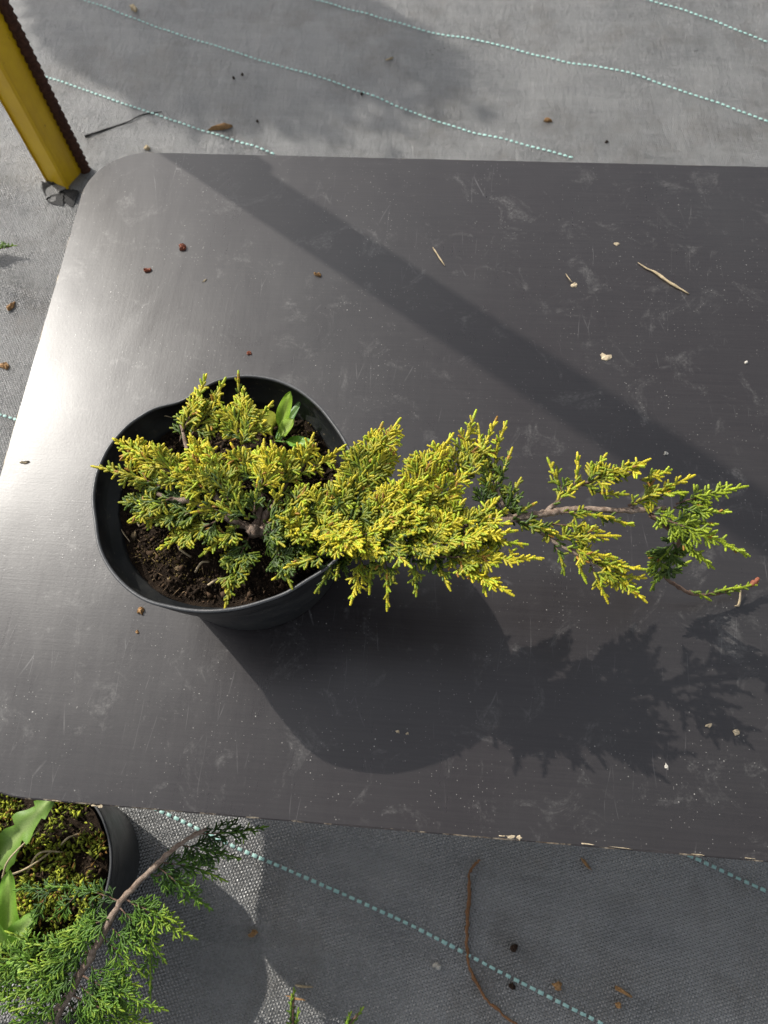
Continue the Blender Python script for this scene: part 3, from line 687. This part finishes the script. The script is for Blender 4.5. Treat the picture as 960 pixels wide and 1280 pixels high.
# green juniper in the hidden pot
GBASE = np.array([POT3[0], POT3[1], 0.115])
green = thing('juniper_plant', GBASE, 'bright green feathery juniper with a bare brown stem leaning past the mossy pot', 'juniper')
Z = at
branch(green, [GBASE, Z(62, 1310, .150), Z(66, 1278, .163), Z(98, 1222, .178), Z(130, 1165, .190), Z(150, 1128, .196), Z(186, 1090, .203), Z(224, 1056, .208), Z(258, 1036, .21)], .0044, .0014, 'bark', 'stem', n=7)
for (bx, by, bh, tx, ty, th, w, g, dr) in [
    (245, 1042, .209, 330, 1034, .196, .34, .26, 0), (226, 1056, .207, 296, 1072, .190, .36, .26, 0), (202, 1078, .203, 280, 1100, .186, .34, .40, 0), (196, 1082, .203, 262, 1135, .182, .32, .44, 0), (185, 1092, .202, 235, 1108, .19, .4, .55, 0),
    (158, 1124, .197, 242, 1172, .19, .30, .66, 0), (165, 1130, .197, 215, 1150, .2, .42, .60, 0), (150, 1135, .196, 205, 1200, .185, .30, .60, 0), (185, 1165, .19, 188, 1244, .17, .26, .66, 0), (140, 1160, .19, 182, 1190, .20, .46, .62, 0),
    (128, 1172, .19, 178, 1218, .185, .40, .58, 0), (112, 1208, .184, 172, 1232, .18, .42, .60, 0), (104, 1220, .182, 205, 1262, .178, .30, .62, 0), (92, 1245, .176, 190, 1282, .17, .36, .64, 0), (84, 1256, .172, 130, 1300, .17, .42, .6, 0), (100, 1232, .18, 150, 1262, .186, .42, .58, 0),
    (152, 1128, .196, 62, 1108, .185, .24, .36, 0), (130, 1128, .19, 86, 1165, .165, .26, .40, .1), (75, 1114, .185, 22, 1112, .18, .36, .34, 0), (60, 1116, .182, 38, 1160, .16, .3, .36, .1), (115, 1122, .19, 122, 1168, .165, .3, .40, 0), (96, 1118, .188, 62, 1150, .166, .3, .40, 0),
    (142, 1148, .193, 78, 1166, .196, .42, .58, 0), (134, 1160, .192, 52, 1192, .195, .36, .66, 0), (122, 1180, .188, 38, 1180, .196, .34, .64, 0), (118, 1188, .186, 30, 1214, .195, .36, .66, 0), (106, 1210, .182, 22, 1222, .19, .36, .64, 0), (100, 1222, .18, 8, 1248, .188, .34, .66, 0), (88, 1246, .174, 20, 1262, .186, .38, .64, 0), (78, 1262, .17, 2, 1284, .18, .36, .62, 0),
    (60, 1200, .18, -30, 1192, .19, .36, .68, 0), (46, 1224, .18, -40, 1224, .19, .36, .68, 0), (40, 1246, .178, -40, 1262, .185, .36, .66, 0), (70, 1190, .186, 12, 1166, .196, .36, .66, 0), (60, 1262, .17, 10, 1300, .18, .4, .62, 0), (72, 1226, .176, 40, 1206, .19, .45, .62, 0), (64, 1240, .174, 24, 1236, .184, .45, .6, 0),
    (88, 1250, .166, 60, 1215, .17, .5, .2, 0), (70, 1270, .16, 120, 1270, .165, .5, .2, 0), (100, 1225, .165, 30, 1245, .165, .42, .18, 0), (120, 1185, .17, 60, 1200, .17, .45, .2, 0), (150, 1145, .18, 190, 1180, .17, .42, .24, 0),
]:
    spray(green, Z(bx, by, bh), Z(tx, ty, th), w, g, 1, thin=.80, step=.0042, tstep=.0026)
# shoots of neighbouring plants at the picture's foot and side
for k, (pts, lab) in enumerate((([(366, 1330, .018), (366, 1290, .026), (367, 1246, .034)], 'upright green juniper shoot tip with a dry scale on the fabric'), ([(410, 1320, .016), (430, 1288, .024), (449, 1266, .030)], 'short green juniper shoot bent sideways on the fabric'), ([(-40, 322, .010), (-15, 314, .014), (14, 308, .018)], 'dark green sprig lying on the fabric beyond the yellow post and the board'))):
    P = [Z(*q) for q in pts]; t = thing('juniper_sprig', P[0] * [1, 1, 0] + [0, 0, gz(P[0][0], P[0][1])], lab, 'sprig')
    P[0][2] = gz(P[0][0], P[0][1]) + .002
    branch(t, P, .0016, .001, 'bark_dark', 'stem')
    spray(t, P[0] + (P[1] - P[0]) * .3, P[2] + (P[2] - P[1]) * .15, .18 if k < 2 else .3, .62 if k < 2 else .3, 1, thin=.9, bend=0, wood=False)
    for s in (.35, .7):
        q = P[1] + (P[2] - P[1]) * (s - .5); spray(t, q, q + (P[2] - P[1]) * .45 + np.array([U(-.012, .012), U(-.01, .01), .004]), .3, .55 if k < 2 else .25, 1, thin=.9, wood=False)

# ------------------------------------------------------------------ weeds, moss, dead stalks
def leaf(plant, base, tip, W, fold=.25, curl=.2, shape='spoon', c0=(.16, .34, .03), c1=(.30, .48, .06), side=(0, 0, 1), n=14, name='leaf'):
    base = np.asarray(base, float); tip = np.asarray(tip, float); d = tip - base; L = np.linalg.norm(d); d = d / L
    nn = np.asarray(side, float); nn = unit(nn - d * np.dot(nn, d)); sx = np.cross(nn, d); V = []; C = []; m = 7
    for i in range(n):
        t = i / (n - 1)
        if shape == 'spoon': w = .10 + .90 * max(0, math.sin(math.pi * min(1, max(0, (t - .30) / .70)) ** .9)) ** .75 if t > .3 else .10
        elif shape == 'lobed': w = (.22 + .78 * math.sin(math.pi * t ** .8) ** .8) * (1 - .50 * ((t * 3.7 + .25 * math.sin(7 * t)) % 1) ** 1.6 * (t < .86)) * (1 + .06 * math.sin(40 * t)) if t < .999 else .03
        else: w = .18 + .82 * math.sin(math.pi * t ** .75) ** .8
        if t > .999: w = .03
        for k in range(m):
            s = 2 * k / (m - 1) - 1
            z = fold * abs(s) * w * W * .5 - curl * L * t * t + .07 * W * math.sin(9 * t + 4 * s) * (.3 + abs(s))
            V.append(base + d * (L * t) + sx * s * w * W / 2 + nn * z)
            q = .25 + .75 * abs(s) ** .7 if k != m // 2 else 0
            C.append(np.array(c1) * (1 - q) + np.array(c0) * q)
    return mesh(name, V, grid_faces(n, m), MAT['weed'], plant, col=np.array(C))
wb = B(346, 556, .098); wb[2] = top1(wb[0], wb[1])
weed = thing('weed_seedling', wb, 'small light green weed with spoon shaped leaves beside the pot rim', 'weed')
leaf(weed, wb, B(364, 489, .128), .0115, .3, -.05, c0=(.24, .42, .03), c1=(.40, .56, .10))
leaf(weed, wb, B(370, 524, .120), .012, .4, -.10, c0=(.28, .44, .05), c1=(.48, .62, .18))
leaf(weed, wb + [0, 0, .002], B(392, 553, .116), .010, .25, .08, c0=(.15, .36, .03), c1=(.30, .50, .08))
leaf(weed, wb, B(322, 512, .112), .020, .25, .0, c0=(.30, .34, .03), c1=(.40, .42, .05))
leaf(weed, wb, B(338, 575, .114), .010, .25, .0, c0=(.12, .30, .02), c1=(.26, .44, .06))
leaf(weed, wb, B(376, 500, .112), .008, .2, .0, shape='lance', c0=(.10, .24, .05), c1=(.2, .34, .1))

db = Z(-14, 1092, .13); db[2] = top2(*db[:2])
dand = thing('dandelion_plant', db, 'weed with broad toothed bright green leaves in the mossy pot', 'weed')
leaf(dand, db, Z(50, 1003, .185), .034, .25, .12, 'lobed', (.13, .26, .03), (.34, .46, .16), n=40)
leaf(dand, db + [0, 0, .003], Z(-24, 1010, .18), .03, .25, .1, 'lobed', (.12, .30, .02), (.36, .5, .14), n=34)
db2 = Z(14, 1186, .13); db2[2] = top2(*db2[:2]) if np.hypot(*(db2[:2] - POT2)) < .08 else .13
rose = thing('plantain_weed', db2, 'smooth leaved pale green rosette growing at the side of the mossy pot', 'weed')
leaf(rose, db2, Z(4, 1098, .18), .026, .3, .1, 'lance', (.17, .36, .03), (.36, .52, .12))
leaf(rose, db2, Z(38, 1146, .17), .022, .3, .1, 'lance', (.22, .40, .07), (.40, .54, .18))
leaf(rose, db2, Z(-22, 1150, .18), .028, .3, .1, 'lance', (.17, .36, .03), (.36, .52, .12))
leaf(rose, db2, Z(30, 1225, .16), .02, .3, .1, 'lance', (.20, .38, .06), (.36, .52, .12))
# moss: small leafy tufts joined
r = np.random.default_rng(21); pts = []; szs = []; cols = []
cl = [(c2[0] + r.uniform(-.075, .075), c2[1] + r.uniform(-.075, .075)) for _ in range(90)]
for cx, cy in cl:
    if math.hypot(cx - c2[0], cy - c2[1]) > .074: continue
    hue = r.random()
    for _ in range(46):
        x, y = cx + r.normal() * .0055, cy + r.normal() * .0055
        if math.hypot(x - c2[0], y - c2[1]) > .078: continue
        pts.append((x, y, top2(x, y) + r.uniform(.0005, .006))); szs.append(r.uniform(.0007, .0018))
        a = np.array([.42, .46, .05]) if r.random() < .4 else np.array([.14, .17, .02]); b = np.array([.20, .11, .03])
        cols.append((a if r.random() > .35 * hue else b) * r.uniform(.5, 1.1))
scatter('moss', np.array(pts), np.array(szs), np.array(cols), MAT['crumb'], soil2, 2.8, 9)
for k, pp in enumerate(([(2, 1098, .135), (22, 1072, .15), (50, 1036, .16)], [(6, 1096, .135), (34, 1085, .15), (62, 1060, .15)], [(64, 1062, .145), (84, 1048, .14), (96, 1042, .137)], [(30, 1092, .14), (50, 1066, .148), (80, 1066, .14)])):
    P = [Z(*q) for q in pp]
    for q in (0, 2): P[q][2] = max(P[q][2], top2(*P[q][:2]) + .0008) if k == 0 and q == 2 else top2(*P[q][:2]) + .0008
    P[1][2] = max(P[1][2], max(P[0][2], P[2][2]) + .004)
    v, f = tube(smooth_path(P, 6), [.0011, .0006], 6, .1)
    tag(mesh('dead_stalk', v, f, MAT['straw'], loc=P[0]), ['longest straight pale dead stalk rising over the moss', 'bent pale dead stalk lying beside the longest one on the moss', 'short dead stalk in the middle of the moss', 'curved dead stalk crossing the moss between two others'][k], 'stalk', 'dead stalks on the moss')
r = np.random.default_rng(44); q = []
for _ in range(260):
    w = B(*[(222, 690), (232, 712), (210, 700), (262, 720), (186, 690), (392, 545)][r.integers(0, 6)], .098)[:2] + r.normal(size=2) * .006; q.append((w[0], w[1], top1(*w) + .001))
scatter('moss', np.array(q), r.uniform(.0004, .0010, 260), np.array([.15, .11, .03]) * r.uniform(.1, 1.0, (260, 1)), MAT['crumb'], soil1, 2.0, 12)
# straw lying on the soil of the dented pot
for k, pp in enumerate(([(146, 643, 0), (152, 662, 0), (164, 679, 0)], [(195, 536, .006), (210, 532, .012), (222, 533, .010)], [(172, 650, 0), (176, 660, 0)], [(245, 716, .002), (256, 708, .006), (264, 706, 0)], [(262, 734, 0), (276, 726, .002), (284, 727, 0)], [(224, 684, 0), (230, 692, .003), (240, 698, 0)])):
    P = [B(x, y, .098) for x, y, h in pp]
    for q, (x, y, h) in zip(P, pp): q[2] = top1(*q[:2]) + .0012 + h
    v, f = tube(smooth_path(P, 5), [.0006, .0004] if k in (0, 1) else [.0010, .0007], 6, .1)
    tag(mesh('straw_piece', v, f, MAT['straw'], loc=P[0]), ['long thin pale straw against the inner wall of the dented pot', 'pale straw floating across the dark gap under the upper juniper sprays', 'short straw stub beside the long thin straw on the soil', 'pale arched root fibre on the soil under the hanging green spray', 'thick pale straw on the soil close to the front rim of the dented pot', 'short straw between mossy specks on the soil'][k], 'straw', 'straws on the potting soil')

# ------------------------------------------------------------------ litter on the board
def crumb(name, px, py, sx, sy, h, m, label, cat, yaw=0.0, z=None, group=None):
    o = chip(name, px, py, sx, sy, h, MAT[m], None, yaw, z); return tag(o, label, cat, group)
crumb('bud_scale', 228, 310, .0085, .0075, .004, 'redbit', 'round red brown bud scale on the board near the rounded corner', 'bud scale')
crumb('bud_scale', 183, 338, .0095, .006, .003, 'redbit', 'ragged pinkish bud scale on the board with a pale torn edge', 'bud scale', .3)
crumb('seed_husk', 397, 344, .009, .004, .003, 'brownleaf', 'small brown husk on the edge of the post shadow', 'seed husk', -.1)
crumb('bud_scale', 312, 442, .005, .004, .002, 'redbit', 'tiny dark red bud scale behind the dented pot', 'bud scale')
crumb('seed_husk', 177, 764, .0075, .0065, .003, 'brownleaf', 'tan oval husk on the board in front of the pot rim', 'seed husk', .9)
crumb('seed_husk', 172, 790, .0035, .003, .0015, 'brownleaf', 'very small tan husk on the board below the oval one', 'seed husk', .2)
crumb('wood_flake', 770, 305, .0075, .006, .0010, 'flake', 'pale crumb of wood on the board above the straw sliver', 'wood flake')
crumb('wood_flake', 717, 357, .008, .0075, .0010, 'flake', 'pale crumb of wood with a thin hair curling from it', 'wood flake')
crumb('wood_flake', 757, 446, .0125, .0075, .0010, 'flake', 'largest pale wood flake, ragged and flat, lying alone on the board', 'wood flake', -.1)
crumb('wood_flake', 256, 351, .006, .002, .001, 'flake', 'thin pale splinter by the bud scales', 'wood flake', .8)
crumb('grit_grain', 933, 453, .0042, .0036, .002, 'stone', 'bright white grain beside the dusty smear', 'grit')
crumb('grit_grain', 832, 567, .0042, .0034, .002, 'stone', 'bright white grain beside the yellow branch', 'grit')
crumb('grit_grain', 886, 907, .006, .0045, .002, 'flake', 'cream crumb in the shadow of the long branch', 'grit')
crumb('grit_grain', 921, 916, .006, .005, .002, 'flake', 'broken cream crumb beside another in the branch shadow', 'grit')
crumb('grit_grain', 833, 958, .003, .005, .0015, 'stone', 'narrow white grain on the board near its lower edge', 'grit', .3)
crumb('grit_grain', 497, 915, .0035, .003, .0015, 'flake', 'small pale grain inside the pot shadow', 'grit')
crumb('grit_grain', 509, 917, .003, .0025, .0015, 'flake', 'smaller pale grain beside another inside the pot shadow', 'grit')
crumb('straw_end', 30, 578, .012, .003, .002, 'straw', 'short straw bit at the left edge of the board', 'straw', .05)
def sliver(name, pts, r0, r1, m, label, cat, z=ZB, sides=6):
    P = [at(x, y, z) + [0, 0, h] for x, y, h in pts]; v, f = tube(smooth_path(P, 6), [r0 * .35, r0, r0 * .8, (r0 + r1) / 1.5, r1, r1 * .4], sides, .22)
    return tag(mesh(name, v, f, MAT[m], loc=P[0]), label, cat)
sliver('straw_sliver', [(797, 329, .0010), (809, 337, .0012), (818, 341, .0012), (838, 355, .0012), (861, 368, .0008)], .0008, .0013, 'straw', 'long dry straw sliver lying on the board', 'straw')
sliver('hair_fibre', [(707, 343, .001), (711, 350, .002), (715, 354, .0012)], .0005, .0004, 'straw', 'thin curled fibre beside a pale crumb', 'fibre')
sliver('straw_sliver', [(541, 310, .001), (548, 321, .0012), (556, 333, .001)], .0008, .0006, 'straw', 'short grey sliver in the middle of the board behind the plant', 'straw')
sliver('hooked_fibre', [(917, 736, .010), (922, 742, .006), (923, 756, .0012), (918, 758, .0010)], .0010, .0008, 'straw', 'pale hooked dry fibre under the low tip of the branch', 'fibre')

# ------------------------------------------------------------------ litter on the ground
P = [(599, 1074, 0), (588, 1088, 0), (586, 1120, 0), (584, 1160, 0), (584, 1195, 0), (594, 1226, 0), (612, 1252, 0), (640, 1276, 0), (668, 1292, 0)]
W = [at(x, y, 0) for x, y, _ in P]
for q in W: q[2] = gz(q[0], q[1]) + .0022
W = smooth_path(W, 8); W[:, :2] += rng.normal(size=(len(W), 2)) * .0005
v, f = tube(W, np.interp(np.linspace(0, 1, len(W)), [0, .3, .6, 1], [.0012, .0017, .0014, .0010]) * (1 + .15 * rng.normal(size=len(W))), 7, .18)
tag(mesh('dry_root', v, f, MAT['root'], loc=W[0]), 'long brown curved root lying across the teal marker line', 'root')
sl_ = [at(x, y, 0) for x, y in ((108, 175), (130, 168), (160, 158), (180, 150), (205, 147))]
for q in sl_: q[2] = gz(q[0], q[1]) + .0012
v, f = tube(smooth_path(sl_, 6), [.0015, .0011, .0006], 6, .25)  # dark strip laid on the fabric in place of a shaded slit
tag(mesh('slit_strip', v, f, MAT['tatter'], loc=sl_[0]), 'dark strip added for the shaded slit in the fabric by the rusty bar', 'slit')
def gcrumb(name, px, py, sx, sy, h, m, label, cat, yaw=0.0):
    w = at(px, py, 0); return crumb(name, px, py, sx, sy, h, m, label, cat, yaw, gz(w[0], w[1]))
gcrumb('soil_clod', 643, 1185, .010, .009, .006, 'clod', 'dark lump of soil on the fabric beside the brown root', 'soil clod')
gcrumb('soil_clod', 640, 1232, .008, .008, .005, 'clod', 'dark soil crumb on the fabric under the marker line', 'soil clod')
gcrumb('grit_stone', 546, 1206, .009, .009, .005, 'stone', 'pale grit stone on the fabric in the shade of the board', 'stone')
gcrumb('dry_needle', 733, 1081, .020, .004, .002, 'brownleaf', 'orange dry needle on shaded fabric just below the board', 'needle', -.9)
gcrumb('dry_leaf', 780, 1240, .026, .006, .003, 'brownleaf', 'thin forked brown leaf scrap on the shaded fabric', 'leaf', -.5)
gcrumb('dry_leaf', 697, 1233, .012, .010, .004, 'brownleaf', 'tan crumpled leaf crumb near the teal marker line', 'leaf')
gcrumb('dry_leaf', 773, 1256, .009, .009, .004, 'brownleaf', 'round tan leaf crumb near the frame of shaded fabric', 'leaf')
gcrumb('dry_needle', 378, 1233, .026, .003, .002, 'straw', 'pale orange dry needle above the green shoot tip', 'needle', .0)
crumb('dry_needle', 369, 1248, .020, .003, .0015, 'brownleaf', 'orange dry scale caught on the green shoot tip', 'needle', -.1, .033)
gcrumb('dry_leaf', 316, 1168, .010, .008, .004, 'brownleaf', 'small brown leaf crumb on sunlit fabric by the green juniper', 'leaf', .4)
gcrumb('dry_leaf', 275, 160, .036, .011, .005, 'brownleaf', 'brown dry leaf on the fabric behind the board corner', 'leaf', .2)
gcrumb('dry_leaf', 167, 11, .016, .020, .005, 'straw', 'pale tan dry leaf on the fabric beside the post', 'leaf', .5)
gcrumb('dry_leaf', 684, 151, .018, .006, .004, 'brownleaf', 'yellow brown leaf scrap on fabric between two marker lines', 'leaf', -.3)
gcrumb('dry_needle', 487, 74, .016, .003, .002, 'straw', 'pale dry needle on the fabric between marker lines', 'needle', .5)
gcrumb('dry_leaf', 184, 185, .014, .009, .004, 'straw', 'small tan scrap touching the far edge of the board', 'leaf', .3)
gcrumb('dry_leaf', 14, 384, .020, .008, .004, 'brownleaf', 'brown leaf scrap on bright fabric left of the board', 'leaf', 1.1)
gcrumb('dry_leaf', 6, 458, .014, .014, .004, 'brownleaf', 'pale brown patch of leaf beside the board edge', 'leaf', .6)
for k, (x, y) in enumerate(((322, 152), (303, 94), (292, 98), (452, 118), (758, 178))):
    gcrumb('soil_clod', x, y, .005, .005, .003, 'clod', 'small dark soil crumb on the fabric beyond the board', 'soil clod').__setitem__('group', 'soil crumbs beyond the board')

# ------------------------------------------------------------------ unseen shrub, added so that its crown shades the far fabric
gs = at(300, 55, 0.0); LD = np.array([SUN_DIR[0] * math.cos(SUN_EL), SUN_DIR[1] * math.cos(SUN_EL), -math.sin(SUN_EL)])
cc = gs - LD * (1.25 / math.sin(SUN_EL)); fb = np.array([cc[0], cc[1], gz(cc[0], cc[1])])
shrub = thing('shade_shrub', fb, 'unseen leafy shrub added beyond the post to throw dappled shade on the fabric', 'shrub')
branch(shrub, [fb, fb + [.02, 0, .5], fb + [0, .02, .95]], .016, .010, 'bark', 'trunk')
for k in range(7):
    a = k * .9; q = cc + np.array([math.cos(a) * .34, math.sin(a) * .18, U(-.05, .2)])
    branch(shrub, [fb + [0, .02, .8 + .02 * k], (fb + [0, .02, 1.05] + q) / 2, q], .008, .003, 'bark', 'limb')
r = np.random.default_rng(33); n = 3300
th = r.uniform(0, 2 * math.pi, n); rad_ = np.sqrt(r.random(n)); hh = r.normal(size=n) * .07
ctr = cc + np.stack([rad_ * np.cos(th) * .30, rad_ * np.sin(th) * .15, hh], 1)
keep = np.array([noise.noise(Vector(p * 9.0)) > -.20 for p in ctr]); ctr = ctr[keep]; n = len(ctr)
A = r.normal(size=(n, 3)); A /= np.linalg.norm(A, axis=1)[:, None]; Bv = np.cross(A, r.normal(size=(n, 3))); Bv /= np.linalg.norm(Bv, axis=1)[:, None]; Cn = np.cross(A, Bv)
l = r.uniform(.020, .036, (n, 1)); V = np.stack([ctr - A * l, ctr - Bv * l * .4 + Cn * l * .1, ctr + A * l, ctr + Bv * l * .4 + Cn * l * .1, ctr], 1).reshape(-1, 3)
F = (np.array([(0, 1, 4), (1, 2, 4), (2, 3, 4), (3, 0, 4)])[None] + (np.arange(n) * 5)[:, None, None]).reshape(-1, 3)
mesh('crown', V, F, MAT['leaf'], shrub, col=np.repeat(np.array([.06, .11, .025]) * r.uniform(.6, 1.3, (n, 1)), 5, axis=0))
